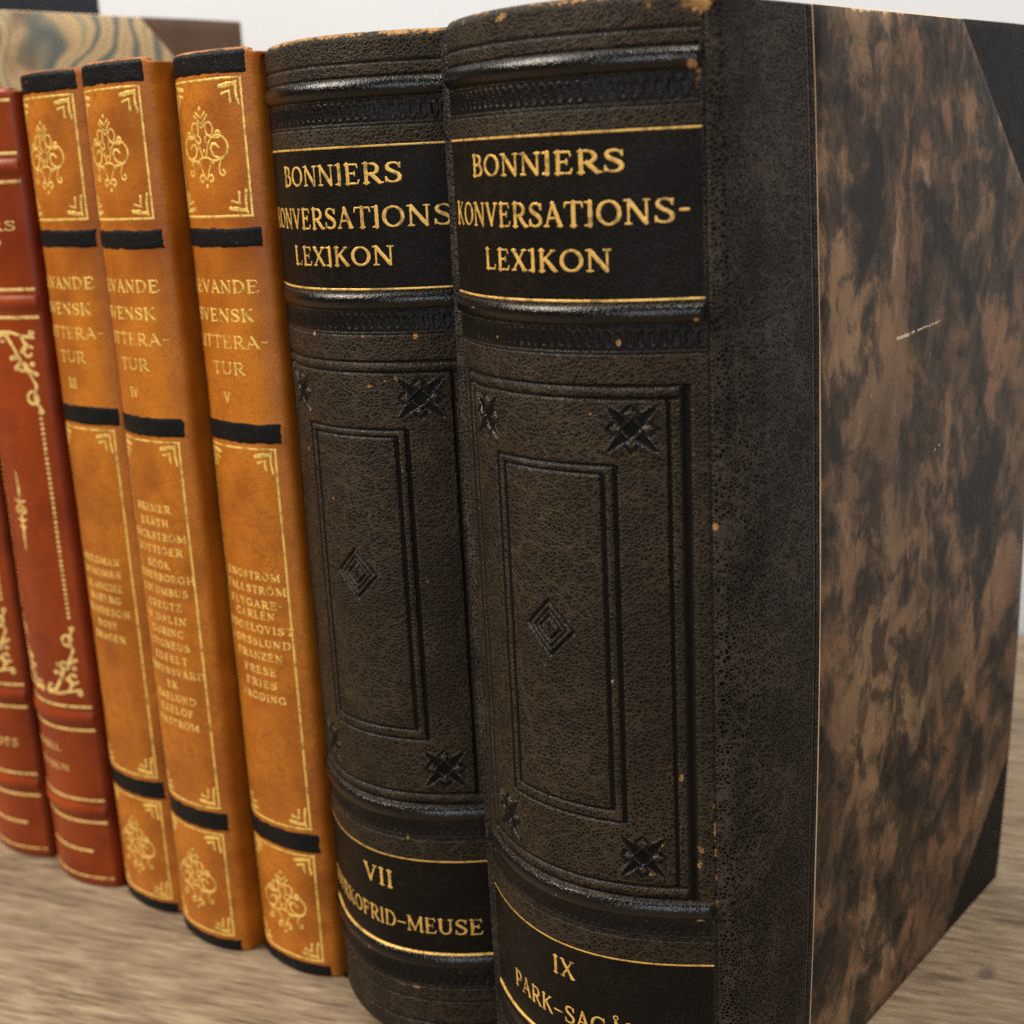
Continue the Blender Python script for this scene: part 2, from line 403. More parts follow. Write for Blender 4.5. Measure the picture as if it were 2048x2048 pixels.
def arc(cx, cy, rx, ry, a0, a1, thin, thick, n=16):
    """stroke along an ellipse, thick on its sides (the stress of a roman capital)"""
    a = np.radians(np.linspace(a0, a1, n + 1)); x = cx + rx * np.cos(a); y = cy + ry * np.sin(a)
    r = thin + (thick - thin) * np.abs(np.cos(a)) ** 1.5
    return [(x[i], y[i], x[i + 1], y[i + 1], r[i], r[i + 1]) for i in range(n)]
def path(pts, r0, r1=None, n=0):
    """stroke through points; radius runs r0 -> r1"""
    pts = np.asarray(pts, float); r = np.linspace(r0, r0 if r1 is None else r1, len(pts))
    return [(*pts[i], *pts[i + 1], r[i], r[i + 1]) for i in range(len(pts) - 1)]

def glyphs(T=.088, t=.05, s=.042, e=.10):
    """roman capitals with small slab serifs; cap height 1. returns {char: (segments, advance)}"""
    S = lambda x, y, a=e, b=e: [(x - a, y, x + b, y, s, s)]
    V = lambda x, r=T: [(x, .03, x, .97, r, r)]
    D = lambda x1, y1, x2, y2, r: [(x1, y1, x2, y2, r, r)]
    b, c = .04, .96
    G = {}
    G['I'] = (V(.17) + S(.17, b) + S(.17, c), .34)
    G['L'] = (V(.17) + S(.17, b) + S(.17, c) + D(.17, b, .58, b, s) + [(.58, b, .62, .22, s, s)], .68)
    G['E'] = (V(.17) + S(.17, b) + S(.17, c) + D(.17, b, .58, b, s) + [(.58, b, .63, .2, s, s)] + D(.17, c, .56, c, s) + [(.56, c, .59, .8, s, s)] + D(.17, .52, .46, .52, s) + D(.46, .42, .46, .62, s), .70)
    G['F'] = (V(.17) + S(.17, b) + S(.17, c) + D(.17, c, .56, c, s) + [(.56, c, .59, .8, s, s)] + D(.17, .52, .45, .52, s) + D(.45, .42, .45, .62, s), .66)
    G['T'] = (V(.36) + S(.36, b) + D(.06, c, .66, c, s) + [(.06, c, .03, .78, s, s), (.66, c, .69, .78, s, s)], .72)
    G['H'] = (V(.17) + V(.68) + S(.17, b) + S(.17, c) + S(.68, b) + S(.68, c) + D(.17, .51, .68, .51, t), .85)
    G['N'] = (V(.15, t) + V(.70, t) + D(.17, .94, .68, .06, T) + S(.15, b) + S(.13, c, e, .06) + S(.70, c), .84)
    G['M'] = (V(.14, t) + V(.86, T) + D(.16, .94, .49, .12, T) + D(.49, .12, .84, .94, t) + S(.14, b) + S(.12, c, .08, .04) + S(.86, b) + S(.88, c, .04, .08), 1.0)
    G['K'] = (V(.17) + S(.17, b) + S(.17, c) + D(.20, .46, .60, .94, t) + D(.32, .58, .66, .06, T) + S(.62, c, .08, .07) + S(.69, b, .07, .07), .80)
    G['X'] = (D(.13, .95, .63, .05, T) + D(.61, .95, .13, .05, t) + S(.13, c, .08, .1) + S(.63, c, .1, .08) + S(.13, b, .08, .1) + S(.64, b, .1, .08), .77)
    G['V'] = (D(.11, .95, .38, .08, T) + D(.38, .08, .65, .95, t) + S(.11, c, .08, .1) + S(.65, c, .1, .08), .76)
    G['A'] = (D(.36, .95, .65, .06, T) + D(.36, .93, .10, .06, t) + S(.10, b, .08, .09) + S(.65, b, .09, .08) + D(.19, .36, .54, .36, t), .75)
    G['Y'] = (D(.10, .95, .35, .5, T) + D(.60, .95, .36, .5, t) + [(.355, .5, .355, .04, T, T)] + S(.355, b) + S(.10, c, .07, .09) + S(.61, c, .09, .07), .71)
    G['Z'] = (D(.60, .93, .10, .07, T) + D(.08, c, .62, c, s) + D(.08, b, .62, b, s) + [(.08, c, .07, .77, s, s), (.62, b, .64, .23, s, s)], .70)
    G['O'] = (arc(.43, .5, .345, .455, 0, 360, t, T, 30), .86)
    G['Q'] = (G['O'][0] + D(.45, .12, .74, -.16, t), .86)
    G['C'] = (arc(.43, .5, .345, .455, 42, 318, t, T, 24) + D(.69, .66, .69, .93, s) + D(.67, .24, .69, .14, s), .76)
    G['G'] = (arc(.43, .5, .345, .455, 42, 325, t, T, 24) + D(.69, .68, .69, .93, s) + D(.72, .10, .72, .40, T * .9) + D(.58, .42, .82, .42, s), .86)
    G['D'] = (V(.17) + S(.17, b, e, 0) + S(.17, c, e, 0) + D(.17, b, .36, b, t) + D(.17, c, .36, c, t) + arc(.36, .5, .36, .46, -90, 90, t, T, 16), .82)
    G['P'] = (V(.17) + S(.17, b) + S(.17, c, e, 0) + D(.17, c, .36, c, t) + D(.17, .46, .36, .46, t) + arc(.36, .71, .235, .25, -90, 90, t, T, 12), .66)
    G['R'] = (G['P'][0] + D(.36, .46, .66, .05, T) + S(.69, b, .06, .09), .76)
    G['B'] = (V(.17) + S(.17, b, e, 0) + S(.17, c, e, 0) + D(.17, c, .34, c, t) + D(.17, .53, .34, .53, t) + D(.17, b, .36, b, t) + arc(.34, .745, .20, .215, -90, 90, t, T, 12) + arc(.36, .285, .25, .245, -90, 90, t, T, 12), .70)
    G['U'] = (V(.15, T)[:0] + D(.15, .95, .15, .36, T) + D(.66, .95, .66, .36, t) + arc(.405, .36, .255, .32, 180, 360, t, T * .9, 14) + S(.15, c) + S(.66, c), .80)
    G['J'] = (D(.25, .95, .25, .15, T) + arc(.13, .15, .12, .16, 270, 360, t, t, 6) + S(.25, c), .42)
    sx = [(.555, .74), (.52, .87), (.42, .945), (.30, .955), (.185, .905), (.13, .80), (.15, .68), (.25, .585), (.38, .50), (.50, .41), (.555, .30), (.535, .17), (.45, .075), (.33, .04), (.20, .06), (.115, .14), (.085, .27)]
    rr = [t, t, t, t, t * 1.2, T * .9, T, T, T, T, T, T * .9, t * 1.2, t, t, t, t]
    G['S'] = ([(*sx[i], *sx[i + 1], rr[i], rr[i + 1]) for i in range(len(sx) - 1)] + D(.57, .72, .57, .94, s) + D(.075, .07, .075, .28, s), .65)
    G['-'] = (D(.08, .50, .30, .50, t * 1.2), .38)
    G['_'] = (D(.06, .44, .56, .44, t), .62)        # long dash
    G['.'] = (D(.10, .05, .101, .05, T), .22)
    G[' '] = ([], .32)
    dots = lambda x: [(x - .15, 1.16, x - .149, 1.16, .075, .075), (x + .15, 1.16, x + .151, 1.16, .075, .075)]
    G['Ä'] = (G['A'][0] + dots(.37), G['A'][1]); G['Ö'] = (G['O'][0] + dots(.43), G['O'][1])
    G['É'] = (G['E'][0] + D(.34, 1.10, .48, 1.22, t), G['E'][1])
    G['Å'] = (G['A'][0] + arc(.36, 1.17, .10, .11, 0, 360, .04, .04, 12), G['A'][1])
    return G
GV = glyphs(T=.080, t=.046, s=.038)
GL = glyphs(T=.085, t=.048, s=.040)
_b, _c = .04, .96
GL['I'] = ([(.19, .03, .19, .97, .085, .085), (.02, _b, .20, _b, .04, .04), (.02, _c, .20, _c, .04, .04)], .34)   # the binder's I has its serifs on the left only
GB = glyphs(T=.10, t=.062, s=.055, e=.11)

def text_patches(text, uc, z0, cap, width, G, cell, seed=1, jit=0.0, track=.05):
    adv = sum(G[c][1] + track for c in text) - track
    kx = width / adv; u = uc - width / 2; out = []
    for i, c in enumerate(text):
        segs, a = G[c]
        if segs:
            w = np.array(segs, float); ks = (kx + cap) / 2 if abs(kx - cap) < .6 * cap else min(kx, cap)
            dz = cap * .015 * math.sin(i * 12.9898 + seed * 7)
            q = np.stack([u + w[:, 0] * kx, z0 + dz + w[:, 1] * cap, u + w[:, 2] * kx, z0 + dz + w[:, 3] * cap, w[:, 4] * ks, w[:, 5] * ks], 1)
            out.append(sdf_patch(q, cell, jit=jit, seed=seed + i))
        u += (a + track) * kx
    return out

def rule_patch(u0, z0, u1, z1, w, seed=0):
    """thin gilt line as a 3-column domed ribbon with slightly ragged edges"""
    L = math.hypot(u1 - u0, z1 - z0); n = max(2, int(L / .35))
    t = np.linspace(0, 1, n + 1); tu, tz = (u1 - u0) / L, (z1 - z0) / L
    r = np.random.default_rng(seed); j = lambda: r.normal(0, .035 * w, n + 1)
    P, d = [], []
    for k, dd in ((-1, 0), (-.55, -1), (.55, -1), (1, 0)):
        o = k * w / 2 + (j() if abs(k) == 1 else 0)
        P.append(np.stack([u0 + (u1 - u0) * t - tz * o, z0 + (z1 - z0) * t + tu * o], 1)); d.append(np.full(n + 1, float(dd)))
    P = np.stack(P, 1); d = np.stack(d, 1)
    return P.reshape(-1, 2), grid_faces(n + 1, 4), d.ravel()

# ------------------------------------------------------------------ covers
def poly_sdf(P, poly):
    poly = np.asarray(poly, float); d = np.full(len(P), 1e9); s = np.ones(len(P))
    for i in range(len(poly)):
        a, b_ = poly[i], poly[i - 1]; e = b_ - a; w = P - a
        t = np.clip((w @ e) / (e @ e), 0, 1); d = np.minimum(d, np.hypot(*(w - e * t[:, None]).T))
        c1 = P[:, 1] >= a[1]; c2 = P[:, 1] < b_[1]; c3 = e[0] * w[:, 1] > e[1] * w[:, 0]
        s = np.where((c1 & c2 & c3) | (~c1 & ~c2 & ~c3), -s, s)
    return s * d

def sheet(name, poly, xfun, off, thick, mat, parent, side, n=70, wear=None, edge_mat=None):
    """a thin sheet with the outline poly in (y, z), lying on a cover: a real solid with its own edge"""
    import bmesh
    poly = np.asarray(poly, float)
    bm = bmesh.new()
    # refine the outline, then fill with a grid cut
    y0, y1, z0, z1 = poly[:, 0].min(), poly[:, 0].max(), poly[:, 1].min(), poly[:, 1].max()
    vs = [bm.verts.new((0, p[0], p[1])) for p in poly]
    f = bm.faces.new(vs)
    for k in range(1, n):
        z = z0 + (z1 - z0) * k / n
        bmesh.ops.bisect_plane(bm, geom=list(bm.verts) + list(bm.edges) + list(bm.faces), plane_co=(0, 0, z), plane_no=(0, 0, 1))
    m = max(2, int(n * (y1 - y0) / (z1 - z0)))
    for k in range(1, m):
        y = y0 + (y1 - y0) * k / m
        bmesh.ops.bisect_plane(bm, geom=list(bm.verts) + list(bm.edges) + list(bm.faces), plane_co=(0, y, 0), plane_no=(0, 1, 0))
    bm.verts.index_update()
    V = np.array([v.co[:] for v in bm.verts]); F = [[v.index for v in f.verts] for f in bm.faces]
    B = [[v.index for v in e.verts] for e in bm.edges if e.is_boundary]
    bm.free()
    X = xfun(V[:, 1], V[:, 2])
    top = np.stack([side * (X + off), V[:, 1], V[:, 2]], 1)
    c = poly.mean(0); sk = V[:, 1:] + (V[:, 1:] - c) / np.linalg.norm(V[:, 1:] - c, axis=1)[:, None] * .22
    low = np.stack([side * (xfun(V[:, 1], V[:, 2]) + off - thick), sk[:, 0], sk[:, 1]], 1)
    nV = len(V); faces = list(F) + [[a, b_, b_ + nV, a + nV] for a, b_ in B]
    mi = [0] * len(F) + [1] * len(B)
    at = None
    if wear is not None:
        wv = wear(V[:, 1], V[:, 2]); at = {'wear': np.r_[wv, wv]}
    o = mk(name, np.concatenate([top, low]), faces, [mat, edge_mat or mat], parent, attrs=at, midx=mi)
    me = o.data
    import bmesh as _b
    b2 = _b.new(); b2.from_mesh(me); _b.ops.recalc_face_normals(b2, faces=b2.faces); b2.to_mesh(me); b2.free()
    sm = np.array([p.material_index == 0 for p in me.polygons]); me.polygons.foreach_set('use_smooth', sm)
    return o

def board(name, xfun, side, y0, y1, z0, z1, thick, mat, parent, off=0.0):
    """a slightly bowed cover board"""
    ys = np.linspace(y0, y1, 16); zs = np.linspace(z0, z1, 30)
    Yg, Zg = np.meshgrid(ys, zs)
    X = xfun(Yg, Zg) + off
    a = np.stack([side * X, Yg, Zg], -1).reshape(-1, 3); b_ = np.stack([side * (X - thick), Yg, Zg], -1).reshape(-1, 3)
    n = len(a); F = grid_faces(30, 16); i = np.arange(n).reshape(30, 16)
    faces = F.tolist() + (F[:, ::-1] + n).tolist()
    for e in (i[0], i[-1], i[:, 0], i[:, -1]):
        faces += [[int(e[k]), int(e[k + 1]), int(e[k + 1] + n), int(e[k] + n)] for k in range(len(e) - 1)]
    o = mk(name, np.concatenate([a, b_]), faces, mat, parent, smooth=False)
    import bmesh as _b
    b2 = _b.new(); b2.from_mesh(o.data); _b.ops.recalc_face_normals(b2, faces=b2.faces); b2.to_mesh(o.data); b2.free()
    return o

# ------------------------------------------------------------------ the two black lexicon volumes
def lexicon_height(patches, topwear, seed):
    def height(u, z):
        au = np.abs(u); on = 1 - sstep(au, 30.2, 31.2); h = np.zeros_like(u); shine = np.zeros_like(u); dark = np.zeros_like(u); wear = np.zeros_like(u)
        def groove(d, w, dep, mask=1.0, dk=.5):
            nonlocal h, dark, shine
            shine = np.maximum(shine, .75 * gauss(np.abs(d) - w * 1.1, w * .5) * mask)
            g = gauss(d, w) * mask; h -= dep * g; dark = np.maximum(dark, dk * (1 - sstep(np.abs(d), w * .7, w * 1.5)) * mask)
        hl = lambda z0, w=.28, dep=.22, m=1.0, dk=.45: groove(z - z0, w, dep, on * m, dk)
        # head lines
        hl(245.0, .35, .3); hl(242.0, .3, .28)
        for zc, hw, ht in ((239.7, 2.0, 1.15), (193.3, 1.9, 1.05), (65.7, 2.1, 1.15), (24.2, 2.1, 1.1)):
            q = np.clip(1 - ((z - zc) / hw) ** 2, 0, 1); h += ht * q ** .75 * on
            dark = np.maximum(dark, .95 * sstep(q, 0, .4) * on); shine = np.maximum(shine, sstep(q, 0, .4) * on)
        # chain roll: pressed band of tall ovals between two lines
        for z0, z1 in ((232.4, 237.1), (186.3, 190.8), (59.6, 63.2), (16.9, 21.4)):
            m = sstep(z, z0 - .3, z0) * (1 - sstep(z, z1, z1 + .3)) * on
            h -= .14 * m; dark = np.maximum(dark, .85 * m); shine = np.maximum(shine, .35 * m)
            t = (u / 1.95) % 1.0 - .5; zz = (z - (z0 + z1) / 2) / ((z1 - z0) / 2)
            wob = .75 + .35 * vnoise(u, z, seed + 3, 5)
            e = np.sqrt((t / .42) ** 2 + (zz / .86) ** 2)
            h += (.26 * gauss(e - .9, .14) - .12 * gauss(t, .12) * (np.abs(zz) < .5)) * m * wob
            hl(z1 + .55, .22, .2); hl(z0 - .65, .22, .22)
        hl(58.4, .25, .2); hl(12.3, .3, .2); hl(5.6, .35, .25)
        # label panels are a touch sunk
        for z0, z1 in ((196.1, 227.4), (26.3, 52.5)):
            h -= .08 * sstep(z, z0 - .4, z0) * (1 - sstep(z, z1, z1 + .4)) * on
        # outer frame
        zin = sstep(z, 67.6, 68.2) * (1 - sstep(z, 179.2, 179.8))
        groove(au - 27.7, .80, .5, zin, 1.0)
        inz = sstep(z, 70.9, 71.4) * (1 - sstep(z, 176.8, 177.3)); groove(au - 24.9, .36, .36, inz, 1.0)
        inu = 1 - sstep(au, 26.6, 27.2)
        for zl in (179.3, 176.9, 71.2, 68.4): hl(zl, .36, .40, inu, .8)
        h += .20 * (gauss(z - 178.1, .7) + gauss(z - 69.8, .7)) * inu * on + .16 * gauss(au - 26.1, .6) * zin
        # inner frame
        for a, zt, zb in ((12.6, 161.7, 88.3), (15.1, 163.4, 85.7)):
            iu = 1 - sstep(au, a - .1, a + .3); iz = sstep(z, zb - .3, zb + .1) * (1 - sstep(z, zt - .1, zt + .3))
            groove(au - a, .5, .42, iz, 1.0); hl(zt, .36, .38, iu, .8); hl(zb, .36, .38, iu, .8)
        h += .15 * gauss(au - 13.85, .55) * sstep(z, 85, 86) * (1 - sstep(z, 162.5, 163.5))
        # crossed corner stamps
        for cz in (170.8, 78.0):
            a = (au - 18.4) / 4.7; b_ = (z - cz) / 4.8
            if cz < 100: a = a * 1.05
            r = np.hypot(a, b_)
            for s in (-1, 1):
                dd = np.abs(a - s * b_) / 1.414; w = .30 * (1.2 - .74 * r); m = (r < 1.38) & (np.maximum(np.abs(a), np.abs(b_)) < 1.0)
                g = (1 - sstep(dd, w * .75, w)) * m; h -= .22 * g; dark = np.maximum(dark, g)
                h += .26 * gauss(dd - w * 1.2, .06) * m * (r > .35); shine = np.maximum(shine, gauss(dd - w * 1.1, .07) * m * (r > .3))
            for da, db in ((0, .66), (0, -.66), (.66, 0), (-.66, 0)):
                l1 = np.abs(a - da) + np.abs(b_ - db)
                h -= .36 * gauss(l1 - .30, .08); h += .2 * (1 - sstep(l1, .1, .22)); dark = np.maximum(dark, .9 * gauss(l1 - .30, .10)); shine = np.maximum(shine, .9 * gauss(l1 - .20, .10))
        # nested lozenge
        l1 = np.abs(u + .9) + np.abs(z - 127.5)
        for q, w, dep in ((6.1, .45, .55), (4.3, .36, .35), (2.7, .40, .5)):
            groove(l1 - q, w, dep, 1.0, .75)
        groove(u + .9, .3, .28, (np.abs(z - 127.5) < 1.3) * 1.0, .6)
        # the roundness is uneven: slow dents, handled leather
        h += .10 * vnoise(u, z, seed, 21) + .06 * vnoise(u, z, seed + 1, 9) * on
        # joint line beside the tooling, and a blind line near the paper edge
        groove(au - 31.3, .38, .22, 1.0, .35); groove(au - (s_end - 2.4), .3, .16, 1.0, .6); groove(au - (s_end - 1.2), .3, .12, 1.0, .8)
        # rubbed places
        zt = 251.3
        n1 = vnoise(u, z * 0, seed + 5, 7) + .6 * vnoise(u, z * 0, seed + 6, 2.3)
        wear = np.maximum(wear, (topwear + .18 * n1) * sstep(z, zt - 1.9 - .7 * n1, zt - .3) * on)
        for pu, pz, ru, rz, amp in patches:
            q = ((u - pu) / ru) ** 2 + ((z - pz) / rz) ** 2
            wear = np.maximum(wear, amp * .80 * np.exp(-q * .9))
        return h, dark, wear, shine
    s_end = 31 + 36.6
    return height

def black_volume(label, loc, rz, bulge, w, umax, xo, patches, topwear, lines, vol, seed, bow):
    T = thing('lexicon_volume', label, 'book', loc, rz, 'thick black lexicon volumes')
    sh = [(umax + .7, .05), (umax + 1.9, .45), (umax + 2.9, .85), (xo - .05, 1.4), (xo, 2.6), (xo, 12), (xo, 35.3)]
    sp = Spine(umax, bulge, w, sh, .2, .28, 251.4, 250.0, 2.0, 1.4, bow=bow, bow2=bow * .35)
    parts = sp.mesh(.2, lexicon_height(patches, topwear, seed), cuts=(('title_label', 196.0, 227.5, 30.8), ('volume_label', 26.2, 52.6, 30.8)))
    V, Fq, at = parts['spine']; mk('spine', V, Fq, M_BLACK, T, at)
    V, Fq, at = parts['title_label']; tl = mk('title_label', V, Fq, M_LABEL, T, at)
    V, Fq, at = parts['volume_label']; vl = mk('volume_label', V, Fq, M_LABEL, T, at)
    for o_, zl in ((tl, 227.4), (tl, 196.0), (vl, 52.5), (vl, 26.3)):
        gild('gold_rule', sp, [rule_patch(-30.8, zl, 30.8, zl, .50, int(zl) + seed)], M_GOLD, o_)
    for txt, uc, z0, cap, wd in lines: gild('gold_lettering', sp, text_patches(txt, uc, z0, cap, wd, GL, .15, seed=seed, jit=.05), M_GOLD, tl)
    for txt, uc, z0, cap, wd in vol: gild('gold_lettering', sp, text_patches(txt, uc, z0, cap, wd, GV, .15, seed=seed + 9, jit=.04), M_GOLD, vl)
    D = 159.3
    for side in (1, -1):
        xf = lambda y, z: xo + sp.bowx(y, z)
        cb = board('cover_board', xf, side, 3.2, D, .2, 249.7, 2.6, M_EDGE, T, off=-.25)
        def pw(y, z):
            return (.55 + .3 * vnoise(y, z, seed + 11, 6)) * sstep(z, 247.2, 249.8) * (1 - .45 * sstep(y, 78, 90)) \
+ .35 * sstep(y, D - 2, D) + .4 * sstep(z, 2.0, .4)
        sheet('marbled_paper', [(35.2, .1), (117.6, .1), (D + .1, 43.0), (D + .1, 201.0), (111.4, 249.9), (35.2, 249.9)], xf, .16, .30, M_PAPER, cb, side, wear=pw, edge_mat=M_PALE)
        sheet('leather_corner', [(109.6, 250.0), (D + .3, 199.2), (D + .3, 250.0)], xf, .06, .26, M_CORNER, cb, side, n=24)
        sheet('leather_corner', [(115.9, 0.0), (D + .3, 0.0), (D + .3, 44.8)], xf, .06, .26, M_CORNER, cb, side, n=24)
    box('page_block', (-(xo - 3.0), 3.4, 3.0), (xo - 3.0, 155.5, 246.6), M_PAGES, T, .4)
    return T

black_volume('thick black leather volume with gold IX and mottled brown paper side', (0, 0, 0), 0.0, 12.4, 63.0, 31.0, 34.4,
    [(-20.2, 249.8, 2, .8, .8), (-6.5, 249.4, 2.2, 1.1, 1.0), (6.5, 249.3, 1.2, .9, .6), (23.4, 249.2, 1.6, 1.3, .95), (30.5, 249.0, 3.6, 2.2, 1.15), (26.8, 239.6, 2.4, .8, .8), (29.4, 238.6, 1.3, 1.5, 1.05), (30.3, 236.2, .7, 1.9, 1.05),
     (-27.5, 248.8, 1.2, .9, .8), (-31, 232.6, .6, 1.2, .9), (-20.7, 193.6, 1.6, .5, .8), (29.4, 192.0, .7, .7, .95), (-12.9, 188.0, .35, .8, .95), (16.6, 187.8, .6, 1.0, 1.05), (10.7, 173.8, .5, .5, 1.1), (5.4, 185.6, .5, .4, .9),
     (26.4, 174.5, .35, 1.8, 1.0), (28.9, 173.2, .3, 1.6, .9), (-21.2, 172.0, .4, .9, .9), (-19.4, 169.1, .35, .8, .9), (31.9, 151.0, .8, 1.3, 1.05), (-2.8, 119.0, .9, .8, .7), (13.3, 117.7, .4, .6, 1.0), (25.8, 97.2, .7, 1.7, 1.0), (23.9, 99.0, .3, 1.4, .8),
     (31.0, 90.5, .35, 1.0, .9), (31.2, 84.0, .4, 4.5, .85), (31.4, 79.5, .45, 1.6, 1.0), (31.4, 73.8, .5, 1.5, 1.0), (31.5, 67.5, .4, 1.4, .85), (28.9, 80.4, .6, 1.2, 1.1), (28.7, 77.0, .55, 1.8, 1.05), (22.4, 81.2, 1.0, .6, .8), (-1.6, 65.0, .7, .7, 1.05), (-25.3, 64.4, .6, 2.0, 1.05),
     (19.9, 74.2, .6, .6, 1.05), (28.8, 63.5, 1.1, .5, 1.05), (29.2, 60.5, .3, 1.5, .9), (29.3, 56.1, .4, .6, 1.0)],
    .58,
    [('BONNIERS', -.4, 220.0, 4.25, 38.2), ('KONVERSATIONS-', -.2, 210.2, 4.7, 58.6), ('LEXIKON', 0, 201.6, 4.25, 31.6)],
    [('IX', -1.3, 44.0, 4.6, 6.6), ('PARK_SAGÅN', -1.2, 32.4, 4.5, 38.0)], 11, 2.8)
black_volume('thick black leather volume with gold VII, beside the slim tan volumes', (-.06543, .00814, 0), .07437, 13.9, 60.0, 30.0, 32.4,
    [(-14, 250.6, 7, .8, .55), (-2, 250.6, 8, .6, .5), (0, 239.2, 2.8, .9, .62), (-9.4, 185.4, .8, .8, 1.1), (18.3, 185.2, .7, .9, 1.05), (.2, 185.3, .6, .4, .9), (6.3, 185.4, .5, .5, .9), (-2.9, 231.6, .8, .6, .8), (24.3, 236.0, .8, .8, .7),
     (13.6, 175.6, .8, .8, 1.05), (11, 174.9, 1.6, .6, .9), (7.0, 173.8, 1.8, .5, .85), (-17.9, 156.2, .4, .8, 1.0), (-7.2, 145.6, .5, .7, 1.15), (13.5, 153.8, .4, .7, .95), (17.2, 126.7, 1.2, .8, .8), (-.7, 177.4, .5, .4, .85), (.3, 90.5, .8, .9, .85), (8.0, 58.5, .6, .5, .9),
     (-6.5, 23.6, .9, .9, 1.0), (-17.4, 14.6, 1.5, 1.4, .8), (3.6, 15.6, 3.0, .6, .95), (7.6, 15.7, 1.8, .5, 1.0), (19, 21, .4, .6, .8), (-3, 15.4, 3, .5, .7)],
    .78,
    [('BONNIERS', -.4, 219.3, 4.5, 36.6), ('KONVERSATIONS-', -.6, 209.6, 4.7, 59.6), ('LEXIKON', -.4, 201.3, 4.35, 31.0)],
    [('VII', -2.4, 43.2, 4.9, 10.6), ('KYRKOFRID_MEUSE', -2.0, 31.9, 4.4, 53.0)], 23, 0.4)

# ------------------------------------------------------------------ ornaments for the tan volumes
def spiral(cx, cy, r0, r1, a0, a1, w0, w1, n=18):
    a = np.radians(np.linspace(a0, a1, n + 1)); r = np.linspace(r0, r1, n + 1)
    return path(np.stack([cx + r * np.cos(a), cy + r * np.sin(a)], 1), w0, w1)
def mirror(segs): return [(-a, b_, -c, d, e, f) for a, b_, c, d, e, f in segs]
def dot(x, y, r): return [(x, y, x + .001, y, r, r)]
def fleuron_segs():
    h = []
    h += path([(.1, 7.0), (1.6, 8.2)], .22, .34) + path([(.1, 5.6), (1.2, 6.4), (2.3, 7.5)], .2, .34) + path([(.1, 4.6), (.7, 5.2), (1.4, 5.9)], .2, .26)
    h += arc(2.5, 4.3, 1.25, 1.6, 0, 360, .22, .30, 18) + path([(1.5, 3.2), (2.6, 2.4), (4.2, 2.2)], .24, .28)
    h += spiral(5.1, 3.1, 1.0, .5, -110, 150, .26, .36, 12)
    h += spiral(1.7, 1.6, 1.15, .55, 100, 330, .22, .36, 12)
    h += spiral(4.8, -.1, 2.9, 2.9, 150, -75, .20, .36, 20) + spiral(4.6, -.2, 2.6, 1.0, -80, -300, .36, .2, 12)[:7] + path([(2.4, -.3), (3.1, .7), (4.3, .6), (5.1, -.2)], .42, .3)
    h += path([(2.3, 1.5), (1.5, .2), (.6, -2.4)], .26, .26)
    h += path([(0, -2.5), (1.2, -2.6), (2.4, -3.2), (4.2, -3.3), (5.8, -2.7)], .22, .28)
    h += path([(5.6, -2.9), (5.0, -4.0), (4.6, -5.2), (4.8, -6.2)], .2, .26) + spiral(5.7, -6.1, .95, .4, 190, 430, .26, .34, 12)
    h += path([(2.3, -3.2), (1.3, -5.4), (.3, -7.7)], .22, .26) + dot(2.9, -3.8, .38)
    h += spiral(1.6, -7.7, 1.25, .5, 185, -110, .24, .36, 14)
    return h + mirror(h) + dot(0, 9.3, .55) + dot(0, -.9, .42) + dot(0, -9.4, .5)
FLEURON = np.array(fleuron_segs())
def place(segs, cu, cz, ku=1.0, kz=1.0, kr=1.0):
    q = np.array(segs, float).copy()
    q[:, [0, 2]] = cu + q[:, [0, 2]] * ku; q[:, [1, 3]] = cz + q[:, [1, 3]] * kz; q[:, 4:] *= kr
    return q
CORNER = (path([(-1.5, -1.2), (-3.2, -1.3), (-5.6, -1.9)], .28, .62) + path([(-1.7, -1.6), (-3.6, -2.0), (-4.4, -2.1)], .2, .3) + path([(-2.8, -3.0), (-4.0, -3.3), (-5.0, -3.6)], .3, .45)
          + path([(-1.2, -1.7), (-1.35, -3.5), (-.95, -6.2)], .3, .42) + path([(-2.9, -3.0), (-2.9, -4.2), (-2.8, -5.6)], .28, .44) + dot(-1.3, -1.2, .5) + path([(-.9, -.7), (-1.7, -1.7)], .22, .3))

def tan_height(seed):
    def height(u, z):
        au = np.abs(u); on = 1 - sstep(au, 14.4, 15.2); h = np.zeros_like(u); dark = np.zeros_like(u); wear = np.zeros_like(u)
        h += .10 * vnoise(u, z, seed, 16) + .05 * vnoise(u, z, seed + 1, 6)
        for z0, z1 in ((205.3, 209.5), (155.4, 160.2), (39.4, 44.6)):
            h += .10 * sstep(z, z0 - .8, z0 + .6) * (1 - sstep(z, z1 - .6, z1 + .8)) * on
        dark = np.maximum(dark, .8 * sstep(au, 14.6, 17.5)) * (.75 + .25 * vnoise(u, z, seed + 4, 12))  # shoulders darker: dye at the joints mixed with shade painted into the colour
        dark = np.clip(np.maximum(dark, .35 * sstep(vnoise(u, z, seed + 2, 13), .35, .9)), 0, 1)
        n1 = vnoise(u, z * 0, seed + 5, 3)
        wear = np.maximum(wear, (.38 + .25 * n1) * sstep(z, 250.2, 252.0))
        return h, dark, wear
    return height

